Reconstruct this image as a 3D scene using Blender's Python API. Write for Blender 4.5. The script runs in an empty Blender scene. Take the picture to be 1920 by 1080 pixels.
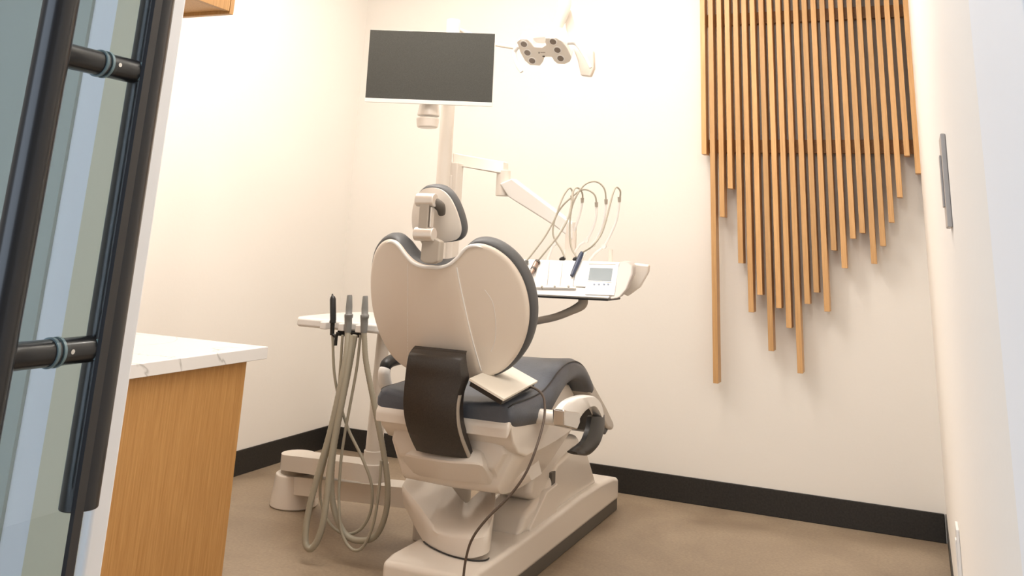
import bpy, bmesh, math, random
from mathutils import Vector, Matrix
random.seed(4)
sc = bpy.context.scene
COL = sc.collection

# ------------------------------------------------------------------ camera
F, PCX, PCY = 1706.546, 960.0, -28.878          # pixels of the 1920x1080 frame (photo cropped from the foot of a taller picture)
YAW, PITCH, ROLL = 0.4154, 0.27565, 0.04721
CAM = Vector((2.97022, -4.57273, 1.1))
fw = Vector((-math.sin(YAW)*math.cos(PITCH), math.cos(YAW)*math.cos(PITCH), math.sin(PITCH)))
r0 = Vector((math.cos(YAW), math.sin(YAW), 0)); u0 = r0.cross(fw)
rt = math.cos(ROLL)*r0 + math.sin(ROLL)*u0; up = -math.sin(ROLL)*r0 + math.cos(ROLL)*u0
cd = bpy.data.cameras.new('camera'); co = bpy.data.objects.new('camera', cd); COL.objects.link(co)
cd.sensor_width = 36; cd.lens = F/1920*36
cd.shift_y = (PCY-540)/1920; cd.clip_start = .02
M = Matrix((rt, up, -fw)).transposed().to_4x4(); M.translation = CAM; co.matrix_world = M
sc.camera = co

# ------------------------------------------------------------------ view, world, room light
sc.view_settings.view_transform = 'Standard'; sc.view_settings.look = 'None'
sc.view_settings.gamma = 1; sc.view_settings.use_curve_mapping = False
sc.view_settings.exposure = 0.0
w = bpy.data.worlds.new('world'); sc.world = w; w.use_nodes = True
w.node_tree.nodes['Background'].inputs[0].default_value = (1, .95, .88, 1)
w.node_tree.nodes['Background'].inputs[1].default_value = .35
def area(name, loc, size, power, col, rot=(0, 0, 0), sy=None):
    l = bpy.data.lights.new(name, 'AREA'); l.energy = power; l.color = col; l.size = size
    if sy: l.shape = 'RECTANGLE'; l.size_y = sy
    o = bpy.data.objects.new(name, l); COL.objects.link(o); o.location = loc; o.rotation_euler = rot
    return o
WARM = (1, .925, .85)
def bulb(loc, power, rad=.07, col=WARM):
    l = bpy.data.lights.new('ceiling_bulb', 'POINT'); l.energy = power; l.color = col; l.shadow_soft_size = rad
    o = bpy.data.objects.new('ceiling_bulb', l); COL.objects.link(o); o.location = loc
area('ceiling_or_fill_light', (1.25, -1.75, 2.66), 1.2, 31, WARM, sy=.6)
area('ceiling_or_fill_light', (2.3, -3.0, 2.66), .9, 16, WARM, sy=.6)  # unseen fill lamp added to brighten the front of the room
bulb((1.95, -.95, 2.5), 15)
bulb((.9, -1.1, 2.5), 12)
bulb((2.6, -2.1, 2.5), 11)
area('lobby_daylight', (1.7, -5.15, 1.4), 1.4, 25, (.70, .83, 1), rot=(math.radians(90), 0, 0), sy=2.0)

# ------------------------------------------------------------------ materials
def mat(name, col, rough=.5, metal=0, spec=.5, coat=0, noise=None, bump=None):
    m = bpy.data.materials.new(name); m.use_nodes = True; n = m.node_tree.nodes; L = m.node_tree.links
    b = n['Principled BSDF']; b.inputs['Base Color'].default_value = (*col, 1)
    b.inputs['Roughness'].default_value = rough; b.inputs['Metallic'].default_value = metal
    b.inputs['Specular IOR Level'].default_value = spec; b.inputs['Coat Weight'].default_value = coat
    if coat: b.inputs['Coat Roughness'].default_value = .08
    if noise or bump:
        tc = n.new('ShaderNodeTexCoord'); mp = n.new('ShaderNodeMapping'); L.new(tc.outputs['Object'], mp.inputs[0])
    if noise:
        sc_, det, amt, stretch = noise
        mp.inputs['Scale'].default_value = stretch
        t = n.new('ShaderNodeTexNoise'); t.inputs['Scale'].default_value = sc_; t.inputs['Detail'].default_value = det
        L.new(mp.outputs[0], t.inputs[0]); cr = n.new('ShaderNodeValToRGB')
        cr.color_ramp.elements[0].position = .3; cr.color_ramp.elements[1].position = .7
        cr.color_ramp.elements[0].color = (*[c*(1-amt) for c in col], 1); cr.color_ramp.elements[1].color = (*[min(1, c*(1+amt)) for c in col], 1)
        L.new(t.outputs['Fac'], cr.inputs[0]); L.new(cr.outputs[0], b.inputs['Base Color'])
    if bump:
        t2 = n.new('ShaderNodeTexNoise'); t2.inputs['Scale'].default_value = bump[0]; t2.inputs['Detail'].default_value = 4
        L.new(tc.outputs['Object'], t2.inputs[0]); bp = n.new('ShaderNodeBump'); bp.inputs['Strength'].default_value = bump[1]; bp.inputs['Distance'].default_value = .002
        L.new(t2.outputs['Fac'], bp.inputs['Height']); L.new(bp.outputs[0], b.inputs['Normal'])
    return m
def lin(r, g, b): return tuple(((c/255)/12.92 if c/255 <= .04045 else ((c/255+.055)/1.055)**2.4) for c in (r, g, b))
M_wall = mat('wall_paint', (.87, .84, .79), .6, bump=(60, .15))
M_lobby = mat('lobby_paint', (.88, .89, .91), .6)
M_refl_green = mat('grey_green_reflection', (.46, .50, .45), .6)
M_refl_beige = mat('beige_reflection', (.74, .68, .50), .6)
M_ceil = mat('ceiling_paint', (.85, .83, .8), .8)
M_base = mat('black_rubber', (.018, .016, .014), .5, noise=(120, 3, .4, (1, 1, 1)))
M_white = mat('white_plastic', (.80, .735, .66), .28, coat=.35)
M_bright = mat('bright_white_plastic', (.86, .84, .81), .3, coat=.3)
M_shell = mat('cream_shell_plastic', (.76, .67, .575), .33, coat=.3)
M_cush = mat('charcoal_leather', (.092, .105, .130), .42, noise=(14, 4, .12, (1, 1, 1)), bump=(220, .35))
M_rim = mat('charcoal_edge', (.10, .104, .108), .5, bump=(220, .3))
M_brk = mat('dark_brown_plastic', (.035, .029, .025), .42, noise=(300, 2, .25, (1, 1, 1)))
M_black = mat('black_plastic', (.012, .012, .012), .4)
M_trim = mat('grey_trim', (.10, .088, .075), .5)
M_silver = mat('satin_silver', (.74, .70, .65), .32, .45)
M_bronze = mat('bronze_metal', (.36, .25, .20), .3, .6)
M_taupe = mat('taupe_plastic', (.42, .37, .31), .38)
M_chrome = mat('chrome', (.72, .70, .68), .18, 1)
M_hose = mat('grey_beige_hose', (.40, .37, .29), .5)
M_hand = mat('grey_handpiece_plastic', (.22, .22, .21), .4)
M_legplate = mat('grey_footplate', (.56, .52, .47), .4)
M_screen = mat('dark_screen', (.078, .079, .072), .55, noise=(400, 2, .15, (1, 1, 1)), spec=.2)
M_lcd = mat('lcd_grey', (.20, .24, .26), .25)
M_btn = mat('button_blue_grey', (.22, .28, .38), .4)
M_navy = mat('navy_handpiece', (.03, .045, .09), .35)
M_lens = mat('light_lens', (.24, .20, .17), .15)
M_handle = mat('black_powder_coat', (.012, .012, .014), .28, coat=.2)
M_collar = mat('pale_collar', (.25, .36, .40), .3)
M_cord = mat('brown_cord', (.10, .072, .055), .5)
M_cream = mat('cream_card', (.80, .75, .66), .5)
M_cable = mat('warm_white_hose', (.46, .42, .34), .45)

def grain(name, a, b, axis='z', scale=1.0, rough=.45):
    m = bpy.data.materials.new(name); m.use_nodes = True; n = m.node_tree.nodes; L = m.node_tree.links
    bs = n['Principled BSDF']; bs.inputs['Roughness'].default_value = rough
    g = n.new('ShaderNodeNewGeometry'); oi = n.new('ShaderNodeObjectInfo')
    mp = n.new('ShaderNodeMapping'); mp.inputs['Scale'].default_value = (1, 1, .035) if axis == 'z' else (1, .035, 1)
    ad = n.new('ShaderNodeVectorMath'); ad.operation = 'ADD'; L.new(g.outputs['Position'], ad.inputs[0]); L.new(oi.outputs['Random'], ad.inputs[1])
    L.new(ad.outputs[0], mp.inputs[0])
    t = n.new('ShaderNodeTexNoise'); t.inputs['Scale'].default_value = 170*scale; t.inputs['Detail'].default_value = 5; t.inputs['Roughness'].default_value = .65
    L.new(mp.outputs[0], t.inputs[0]); cr = n.new('ShaderNodeValToRGB')
    cr.color_ramp.elements[0].position = .32; cr.color_ramp.elements[1].position = .68
    cr.color_ramp.elements[0].color = (*a, 1); cr.color_ramp.elements[1].color = (*b, 1)
    L.new(t.outputs['Fac'], cr.inputs[0])
    hs = n.new('ShaderNodeHueSaturation'); L.new(cr.outputs[0], hs.inputs['Color'])
    mr = n.new('ShaderNodeMapRange'); mr.inputs['To Min'].default_value = .84; mr.inputs['To Max'].default_value = 1.12
    L.new(oi.outputs['Random'], mr.inputs[0]); L.new(mr.outputs[0], hs.inputs['Value'])
    L.new(hs.outputs[0], bs.inputs['Base Color'])
    return m
M_slat = grain('oak_slat', (.56, .31, .12), (.70, .42, .185))
M_rail = grain('oak_rail', (.46, .22, .07), (.60, .31, .12), 'y')
M_cab = grain('oak_veneer', (.42, .21, .062), (.56, .31, .11), scale=1.1)

def floor_mat():
    m = bpy.data.materials.new('sealed_concrete'); m.use_nodes = True; n = m.node_tree.nodes; L = m.node_tree.links
    bs = n['Principled BSDF']; bs.inputs['Roughness'].default_value = .42
    g = n.new('ShaderNodeNewGeometry')
    t = n.new('ShaderNodeTexNoise'); t.inputs['Scale'].default_value = 2.2; t.inputs['Detail'].default_value = 8; t.inputs['Roughness'].default_value = .6; t.inputs['Distortion'].default_value = .6
    t2 = n.new('ShaderNodeTexNoise'); t2.inputs['Scale'].default_value = 90; t2.inputs['Detail'].default_value = 3
    L.new(g.outputs['Position'], t.inputs[0]); L.new(g.outputs['Position'], t2.inputs[0])
    cr = n.new('ShaderNodeValToRGB'); cr.color_ramp.elements[0].position = .3; cr.color_ramp.elements[1].position = .72
    cr.color_ramp.elements[0].color = (.25, .185, .125, 1); cr.color_ramp.elements[1].color = (.41, .325, .232, 1)
    L.new(t.outputs['Fac'], cr.inputs[0])
    mx = n.new('ShaderNodeMix'); mx.data_type = 'RGBA'; mx.blend_type = 'OVERLAY'; mx.inputs[0].default_value = .25
    L.new(cr.outputs[0], mx.inputs[6]); L.new(t2.outputs['Fac'], mx.inputs[7]); L.new(mx.outputs[2], bs.inputs['Base Color'])
    mr = n.new('ShaderNodeMapRange'); mr.inputs['To Min'].default_value = .3; mr.inputs['To Max'].default_value = .6
    L.new(t.outputs['Fac'], mr.inputs[0]); L.new(mr.outputs[0], bs.inputs['Roughness'])
    return m
M_floor = floor_mat()
def quartz():
    m = bpy.data.materials.new('white_quartz'); m.use_nodes = True; n = m.node_tree.nodes; L = m.node_tree.links
    bs = n['Principled BSDF']; bs.inputs['Roughness'].default_value = .25
    g = n.new('ShaderNodeNewGeometry'); t = n.new('ShaderNodeTexNoise'); t.inputs['Scale'].default_value = 1.5; t.inputs['Detail'].default_value = 6; t.inputs['Distortion'].default_value = 1.2
    L.new(g.outputs['Position'], t.inputs[0]); cr = n.new('ShaderNodeValToRGB'); e = cr.color_ramp.elements
    e[0].position = .494; e[0].color = (.80, .79, .78, 1); e[1].position = .506; e[1].color = (.80, .79, .78, 1)
    x = e.new(.5); x.color = (.50, .49, .47, 1)
    L.new(t.outputs['Fac'], cr.inputs[0]); L.new(cr.outputs[0], bs.inputs['Base Color']); return m
M_quartz = quartz()
def glass():
    m = bpy.data.materials.new('door_glass'); m.use_nodes = True
    b = m.node_tree.nodes['Principled BSDF']; b.inputs['Base Color'].default_value = (.96, .99, .99, 1)
    b.inputs['Transmission Weight'].default_value = 1; b.inputs['Roughness'].default_value = 0; b.inputs['IOR'].default_value = 1.5
    return m
M_glass = glass()

# ------------------------------------------------------------------ geometry helpers
def at(px, py, x=None, y=None, z=None):
    d = fw + rt*((px-959.695)/F) - up*((py-PCY)/F)
    if x is not None: t = (x-CAM.x)/d.x
    elif y is not None: t = (y-CAM.y)/d.y
    else: t = (z-CAM.z)/d.z
    return CAM + d*t
def tag(o, label=None, cat=None, group=None, kind=None):
    for k, v in (('label', label), ('category', cat), ('group', group), ('kind', kind)):
        if v: o[k] = v
    return o
def link(name, bm, m, parent=None, sharp=35, bevel=0, seg=3, sub=0):
    me = bpy.data.meshes.new(name); bmesh.ops.recalc_face_normals(bm, faces=bm.faces); bm.to_mesh(me); bm.free()
    for p in me.polygons: p.use_smooth = True
    if not bevel and not sub: me.set_sharp_from_angle(angle=math.radians(sharp))
    me.materials.append(m)
    o = bpy.data.objects.new(name, me); COL.objects.link(o)
    if bevel:
        b = o.modifiers.new('bevel', 'BEVEL'); b.width = bevel; b.segments = seg; b.limit_method = 'ANGLE'; b.angle_limit = math.radians(30); b.harden_normals = True
    if sub:
        s = o.modifiers.new('sub', 'SUBSURF'); s.levels = s.render_levels = sub
    if parent: parent_to(o, parent)
    return o
def world_of(o):
    m = o.matrix_parent_inverse @ Matrix.Translation(o.location)
    return world_of(o.parent) @ m if o.parent else Matrix.Translation(o.location)
def parent_to(o, p):
    o.parent = p; o.matrix_parent_inverse = world_of(p).inverted()
def empty(name, loc, label, cat, group=None):
    o = bpy.data.objects.new(name, None); COL.objects.link(o); o.location = loc; o.empty_display_size = .05
    return tag(o, label, cat, group)
def add_box(bm, x0, x1, y0, y1, z0, z1):
    v = [bm.verts.new((x, y, z)) for x in (x0, x1) for y in (y0, y1) for z in (z0, z1)]
    for f in ((0, 1, 3, 2), (4, 6, 7, 5), (0, 4, 5, 1), (2, 3, 7, 6), (0, 2, 6, 4), (1, 5, 7, 3)): bm.faces.new([v[i] for i in f])
def box(name, x0, x1, y0, y1, z0, z1, m, parent=None, bevel=0, seg=3):
    bm = bmesh.new(); add_box(bm, x0, x1, y0, y1, z0, z1); return link(name, bm, m, parent, bevel=bevel, seg=seg)
def catmull(pts, n):
    P = [Vector(p) for p in pts]; out = []
    P = [2*P[0]-P[1]] + P + [2*P[-1]-P[-2]]
    for i in range(1, len(P)-2):
        a, b, c, d = P[i-1:i+3]
        for k in range(n):
            t = k/n; out.append(.5*((2*b) + (c-a)*t + (2*a-5*b+4*c-d)*t*t + (3*b-a-3*c+d)*t**3))
    out.append(P[-2]); return out
def add_tube(bm, pts, r, seg=14, n=8, ridged=0, flat=1.0):
    """smooth tube; r a number or a list per control point"""
    if n > 1:
        rr = r if isinstance(r, (list, tuple)) else [r]*len(pts)
        q = catmull(pts, n); rs = []
        for i in range(len(pts)-1):
            for k in range(n): rs.append(rr[i]*(1-k/n)+rr[i+1]*k/n)
        rs.append(rr[-1])
    else:
        q = [Vector(p) for p in pts]; rs = list(r) if isinstance(r, (list, tuple)) else [r]*len(q)
    T = [(q[min(i+1, len(q)-1)]-q[max(i-1, 0)]).normalized() for i in range(len(q))]
    a = Vector((0, 0, 1)) if abs(T[0].z) < .9 else Vector((1, 0, 0))
    N = (a - T[0]*a.dot(T[0])).normalized(); rings = []
    for i, (p, t) in enumerate(zip(q, T)):
        N = (N - t*N.dot(t)).normalized(); B = t.cross(N); ra = rs[i]*(1+ridged*(i % 2))
        rings.append([bm.verts.new(p + (N*math.cos(2*math.pi*k/seg)*flat + B*math.sin(2*math.pi*k/seg))*ra) for k in range(seg)])
    for i in range(len(rings)-1):
        for k in range(seg): bm.faces.new([rings[i][k], rings[i][(k+1) % seg], rings[i+1][(k+1) % seg], rings[i+1][k]])
    bm.faces.new(rings[0][::-1]); bm.faces.new(rings[-1])
def tube(name, pts, r, m, parent=None, **k):
    bm = bmesh.new(); add_tube(bm, pts, r, **k); return link(name, bm, m, parent, sharp=50)
def add_cyl(bm, a, b, r, seg=32, r2=None):
    add_tube(bm, [a, b], [r, r if r2 is None else r2], seg=seg, n=1)
def cyl(name, a, b, r, m, parent=None, r2=None, bevel=0, seg=32):
    bm = bmesh.new(); add_cyl(bm, a, b, r, seg, r2); return link(name, bm, m, parent, bevel=bevel)
def prism(name, poly, d, m, parent=None, bevel=0, seg=3):
    """poly: list of 3D points (planar ring), extruded by vector d"""
    bm = bmesh.new(); d = Vector(d); a = [bm.verts.new(p) for p in poly]; b = [bm.verts.new(Vector(p)+d) for p in poly]; n = len(poly)
    bm.faces.new(a); bm.faces.new(b[::-1])
    for i in range(n): bm.faces.new([a[i], b[i], b[(i+1) % n], a[(i+1) % n]])
    return link(name, bm, m, parent, bevel=bevel, seg=seg)
def rings_mesh(name, rings, m, parent=None, cap=True, sub=0, sharp=35, closed=True):
    bm = bmesh.new(); R = [[bm.verts.new(p) for p in r] for r in rings]; n = len(rings[0])
    for i in range(len(R)-1):
        for k in range(n if closed else n-1): bm.faces.new([R[i][k], R[i][(k+1) % n], R[i+1][(k+1) % n], R[i+1][k]])
    if cap: bm.faces.new(R[0][::-1]); bm.faces.new(R[-1])
    return link(name, bm, m, parent, sub=sub, sharp=sharp)
def smooth_ring(pts, n=6):
    P = [Vector(p) for p in pts]; out = []; L = len(P)
    for i in range(L):
        a, b, c, d = P[i-1], P[i], P[(i+1) % L], P[(i+2) % L]
        for k in range(n):
            t = k/n; out.append(.5*((2*b) + (c-a)*t + (2*a-5*b+4*c-d)*t*t + (3*b-a-3*c+d)*t**3))
    return out

# ------------------------------------------------------------------ the room
W, H, YF = 3.01384, 2.7, -3.50
def S(o): o['kind'] = 'structure'; return o
S(box('floor', -.2, 6, -8.2, .2, -.1, 0, M_floor))
S(box('ceiling', -.2, 6, -8.2, .2, H, H+.1, M_ceil))
S(box('wall_back', -.2, W+.15, 0, .15, 0, H, M_wall))
S(box('wall_left', -.15, 0, YF, 0, 0, H, M_wall))
S(box('wall_right', W, W+.15, -4.28, 0, 0, H, M_wall))
BB = .1083
S(box('baseboard_back', 0, W-.008, -.008, 0, 0, BB, M_base, bevel=.003))
S(box('baseboard_left', 0, .008, YF, -.008, 0, BB, M_base, bevel=.003))
S(box('baseboard_right', W-.004, W, -4.09, 0, 0, BB, M_base, bevel=.002))
# the front partition with the doorway, seen through the glass at left
JX = at(337.5, 0, y=-3.515).x
S(box('wall_front', 0, JX, -3.535, YF, 0, H, M_lobby, bevel=.006))
S(box('trim_1', W-.0125, W+.15, -4.30, -4.10, 0, H, M_lobby, bevel=.002))
gx0 = at(233, 0, y=-3.535).x; gx1 = at(184, 0, y=-3.535).x
S(box('reflection_strip_beige', gx0-.001, at(300, 0, y=-3.541).x, -3.541, -3.535, 0, H, M_refl_beige))  # beige reflection in the door glass, painted as a strip on the wall
S(box('reflection_strip_green', 0.4, gx1, -3.541, -3.535, 0, H, M_refl_green))  # grey-green reflection in the door glass, painted on the wall likewise
S(box('wall_lobby', -.2, 6, -8.2, -8.1, 0, H, M_lobby))

# ------------------------------------------------------------------ slatted wall feature
slat_px = [(1320, 289, 0), (1341.2, 719, 1), (1354.6, 406.7, 2), (1367.8, 353.5, 3), (1388, 493.7, 4), (1408.6, 585.6, 5), (1424, 553, 6), (1448.2, 658.5, 7),
           (1459.3, 578, 8), (1478.7, 615, 9), (1498, 700, 10), (1514, 570, 11), (1529.8, 548.5, 12), (1550.5, 584.4, 13), (1562.5, 469.6, 14), (1583.2, 503, 15),
           (1600.5, 447.4, 16), (1617.3, 437, 17), (1638.8, 494.8, 18), (1655.5, 461.5, 19), (1671.5, 417, 20), (1686.5, 370, 21), (1700, 292, 22), (1721.3, 325, 23)]
SY = -.102
bott = [at(a, b, y=SY) for a, b, _ in slat_px]
n = len(bott)
# straight-line fit of the even spacing
mx = sum(range(n))/n; mv = sum(p.x for p in bott)/n
sl = sum((i-mx)*(p.x-mv) for i, p in enumerate(bott))/sum((i-mx)**2 for i in range(n))
art = empty('slat_wall_art', (mv, 0, 1.6), 'wall-mounted feature of vertical oak slats of uneven length on two dark rails', 'wall art')
prof = [2.18, 2.25, 2.3]
for i, p in enumerate(bott):
    x = mv + (i-mx)*sl + (p.x-(mv+(i-mx)*sl))*.15
    box('slat', x-.0118, x+.0118, SY, SY+.070, p.z, 2.55, M_slat, art, bevel=.0012, seg=1)
xa = at(1322, 273, y=-.032).x; xb = at(1712, 273, y=-.032).x
for py0, py1 in ((262, 286), (28, 49)):
    za = at(1322, py1, y=-.032).z; zb = at(1322, py0, y=-.032).z
    box('mounting_rail', xa-.003, xb, -.0319, 0, za, zb, M_rail, art, bevel=.001, seg=1)

# ------------------------------------------------------------------ base cabinet, worktop, wall cabinet
cx = at(477.5, 674, z=.728)
ctop = at(503, 650, z=.76)
cy1 = ctop.y - .02
YC = YF+.006
cab = empty('base_cabinet', (.8, -2.7, 0), 'oak veneer base cabinet under the white stone worktop, left of the dental chair', 'cabinet')
box('body', .02, ctop.x-.045, YC, cy1-.045, .0, .725, M_cab, cab, bevel=.0015)
box('end_panel', ctop.x-.044, ctop.x-.025, YC, cy1-.043, .0, .725, M_cab, cab, bevel=.001)
wt = box('worktop', .002, ctop.x, YC, ctop.y, .7255, .76, M_quartz, bevel=.002)
tag(wt, 'white veined stone worktop lying on the oak base cabinet', 'worktop')
uc = at(437, 28, x=.86)
wc = empty('wall_cabinet', (.4, -2.6, uc.z), 'oak wall cabinet hanging above the white worktop, cut by the top of the photo', 'cabinet')
box('body', .002, .838, YC, uc.y-.022, uc.z+.012, 2.5, M_cab, wc, bevel=.001)
box('end_panel', .002, .86, uc.y-.02, uc.y, uc.z, 2.5, M_cab, wc, bevel=.0008)
box('door', .84, .86, YC+.35, uc.y-.0225, uc.z+.008, 2.5, M_cab, wc, bevel=.0008)

# ------------------------------------------------------------------ glass sliding door with its pull handles
GY = -3.722
gl = empty('sliding_glass_door', (1.5, GY, 0), 'clear sliding glass door with black tube handles at the left of the doorway', 'door')
gxe = at(150, 950, y=GY).x
box('glass_pane', .3, gxe-.006, GY-.005, GY+.005, .01, 2.45, M_glass, gl, bevel=.001)
box('edge_seal', gxe-.006, gxe, GY-.006, GY+.006, .01, 2.45, M_handle, gl)
HO, HI, HX = -3.80, -3.645, at(107, 97, y=-3.80).x-.0085
hzb = at(140, 950, y=HI).z; z1, z2 = at(107, 97, y=HO).z, at(-15, 672, y=HO).z
for nm, yy in (('outer_handle', HO), ('inner_handle', HI)):
    hb = cyl(nm, (HX, yy, hzb), (HX, yy, 1.62), .0205, M_handle, gl, bevel=.0015)
for zz in (z1, z2):
    so = cyl('standoff', (HX, HO, zz), (HX, HI, zz), .0155, M_handle, gl)
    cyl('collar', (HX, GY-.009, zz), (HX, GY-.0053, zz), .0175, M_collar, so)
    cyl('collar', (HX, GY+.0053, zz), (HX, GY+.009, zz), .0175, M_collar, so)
    box('reflection_patch', HX+.004, HX+.019, HI-.0215, HI-.015, zz-.012, zz+.012, M_collar, so, bevel=.001)  # teal plate added to imitate a reflection of the glass edge
    cyl('set_screw', (HX+.0145, GY+.018, zz+.001), (HX+.0162, GY+.018, zz+.001), .0028, M_chrome, so, seg=16)

# ------------------------------------------------------------------ wall plates on the right wall
M_plate = mat('grey_plate', (.50, .45, .41), .4)
def plate(y0, y1, z0, z1, label, cat, name):
    M_p = M_plate if cat == 'switch' else M_bright
    t = empty(name, (W, (y0+y1)/2, z0), label, cat)
    box('cover', W-.006, W-.0002, y0, y1, z0, z1, M_p, t, bevel=.0015)
    box('rocker', W-.0085, W-.006, y0+.022, y1-.022, z0+.025, z1-.025, M_p, t, bevel=.0008)
a = at(1763, 245, x=W-.006); b = at(1786, 415, x=W-.006)
plate(-3.31, -3.24, b.z, a.z, 'grey wall switch on the right wall, seen edge-on beside the doorway', 'switch', 'wall_switch')
a = at(1794, 993, x=W-.004); b = at(1804, 993, x=W-.004); print('OUT', a, b)
plate(a.y, a.y+.07, a.z-.115, a.z, 'white outlet plate low on the right wall near the floor', 'outlet', 'wall_outlet')

# ================================================================== DENTAL CHAIR
XC = 1.557
ch = empty('dental_chair', (XC, -1.0, 0), 'dental chair with cream back shell and charcoal padding, seen from behind', 'dental chair')
# base
BX0, BX1, BY0, BY1 = 1.395, 1.703, -1.785, -.28
box('base_skirt', BX0+.004, BX1-.004, BY0+.006, BY1-.006, 0, .05, M_trim, ch, bevel=.006)
prof = [(BY0, .042), (BY0, .138), (BY0+.05, .148), (-1.45, .146), (-1.1, .15), (-.8, .156), (-.52, .152), (-.36, .142), (BY1, .126), (BY1, .042)]
base = prism('base', [(BX0, y, z) for y, z in prof], (BX1-BX0, 0, 0), M_white, ch, bevel=.016, seg=4)
bs = at(825, 1073, y=BY0)
bx = prism('foot_port', [(bs.x+dx, BY0-.001, .07+dz) for dx, dz in ((-.015, 0), (.015, 0), (.015, .045), (.008, .052), (-.008, .052), (-.015, .045))], (0, .004, 0), M_black, base)
# plinth hump under the seat, cover plate with slot
hump = [(-1.36, .14), (-1.30, .20), (-1.12, .235), (-1.0, .31), (-.80, .335), (-.66, .31), (-.50, .14)]
prism('lift_housing', [(1.51, y, z) for y, z in hump], (.165, 0, 0), M_white, ch, bevel=.02, seg=4)
prism('lift_arm', [(1.53, y, z) for y, z in ((-1.25, .24), (-1.20, .37), (-.95, .40), (-.72, .36), (-.66, .26), (-.9, .235), (-1.15, .20))], (.135, 0, 0), M_white, ch, bevel=.025, seg=4)
a0 = at(1035, 950, z=.152); a1 = at(1072, 950, z=.152)
cv = prism('cover_plate', [(1.605, -1.29, .14), (1.605, -1.29, .155), (1.605, -1.13, .238), (1.605, -1.02, .245), (1.605, -1.02, .14)], (.082, 0, 0), M_white, ch, bevel=.005)
box('slot', 1.664, 1.676, -1.06, -1.02, .24, .285, M_trim, cv, bevel=.002)

# swivelling yoke on the front of the base
lip = [(753, 914, -1.50), (768, 934, -1.54), (785, 956, -1.58), (808, 987, -1.635), (831, 1002, -1.66), (865, 1007, -1.675), (893, 1006, -1.67), (914, 999, -1.64), (922, 980, -1.58), (928, 950, -1.5), (929, 925, -1.42)]
bot = [(755, 942, -1.49), (768, 968, -1.52), (785, 1001, -1.56), (806, 1031, -1.62), (837, 1044, -1.66), (868, 1047, -1.67), (893, 1045, -1.665), (915, 1036, -1.635), (920, 1020, -1.57), (921, 1000, -1.49), (921, 985, -1.41)]
inn = [(770, 880, -1.30), (795, 884, -1.30), (815, 888, -1.30), (836, 897, -1.32), (855, 920, -1.38), (873, 941, -1.42), (886, 930, -1.40), (900, 918, -1.37), (914, 907, -1.34), (920, 902, -1.33), (926, 900, -1.32)]
def spl(L, k=4): return catmull([at(a, b, y=c) for a, b, c in L], k)
Lp, Bt, In = spl(lip), spl(bot), spl(inn)
rows = []
for i in range(len(Lp)):
    l, b_, q = Lp[i], Bt[i].copy(), In[i]
    b_.z = max(b_.z, .147)
    low = Vector((q.x, q.y, max(q.z-.09, .147)))
    rows.append([b_, b_.lerp(l, .5), b_.lerp(l, .9), l.lerp(q, .05)+Vector((0, 0, .004)), l.lerp(q, .5), l.lerp(q, .97), q-Vector((0, 0, .008)), low])
rings_mesh('swivel_yoke', rows, M_white, ch, sharp=50)
aa = at(862, 1046, z=.15)
tube('yoke_seam', [(p.x, p.y-.002, .1505) for p in Bt[10:30]], .0022, M_black, ch, n=1, seg=8)

# seat support hull
def hull():
    rows = []
    # stations along y: (y, halfwidth, ztop, zbot, bottom half width)
    st = [(-1.72, .165, .478, .455, .150), (-1.715, .195, .500, .425, .17), (-1.69, .205, .512, .40, .17), (-1.66, .222, .530, .345, .17), (-1.5, .222, .535, .318, .15), (-1.3, .205, .53, .305, .13), (-1.1, .185, .52, .31, .11), (-.95, .165, .50, .345, .10), (-.85, .13, .47, .38, .08)]
    for y, hw, zt, zb, bw in st:
        zm = zt-(zt-zb)*.42; r = []
        r += [(XC-bw, y, zb), (XC-hw, y, zm), (XC-hw+.004, y, zt-.012), (XC-hw+.03, y, zt), (XC, y, zt+.003), (XC+hw-.03, y, zt), (XC+hw-.004, y, zt-.012), (XC+hw, y, zm), (XC+bw, y, zb), (XC, y, zb-.004)]
        rows.append(r)
    return rings_mesh('seat_hull', hull_rows(rows), M_white, ch, sharp=30)
def hull_rows(rows):
    cols = list(zip(*rows)); c2 = [catmull(c, 4) for c in cols]
    return [list(r) for r in zip(*c2)]
hull()
# front apron: slanted wing plate above, darker slanted fascia below
wp = [(757, 812), (745, 851), (752, 885), (770, 893), (900, 907), (938, 911), (928, 895), (905, 872), (903, 830), (884, 828), (800, 838)]
tp = [at(757, 812, y=-1.70), at(884, 838, y=-1.70), at(906, 828, y=-1.70)]
up_ = [at(760, 812, y=-1.66), at(800, 822, y=-1.69), at(850, 835, y=-1.70), at(888, 828, y=-1.69), at(926, 829, y=-1.66), at(955, 850, y=-1.58), at(985, 857, y=-1.48)]
mid = [at(745, 850, y=-1.70), at(792, 859, y=-1.755), at(840, 866, y=-1.775), at(899, 870, y=-1.77), at(914, 884, y=-1.72), at(950, 893, y=-1.62), at(992, 890, y=-1.48)]
low = [at(754, 885, y=-1.64), at(792, 893, y=-1.70), at(840, 900, y=-1.715), at(890, 905, y=-1.71), at(925, 911, y=-1.67), at(955, 909, y=-1.58), at(995, 900, y=-1.46)]
R_ = []
def cm(L): return catmull(L, 4)
U, Mi, Lo = cm(up_), cm(mid), cm(low)
for i in range(len(U)):
    bk = Vector((0, .10, 0))
    R_.append([U[i]+bk, U[i], U[i].lerp(Mi[i], .5)+Vector((0, -.004, .003)), U[i].lerp(Mi[i], .95), Mi[i].lerp(Lo[i], .06), Mi[i].lerp(Lo[i], .9), Lo[i]+Vector((0, .01, -.003)), Lo[i]+bk])
rings_mesh('seat_apron', R_, M_white, ch, sharp=28)

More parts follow.
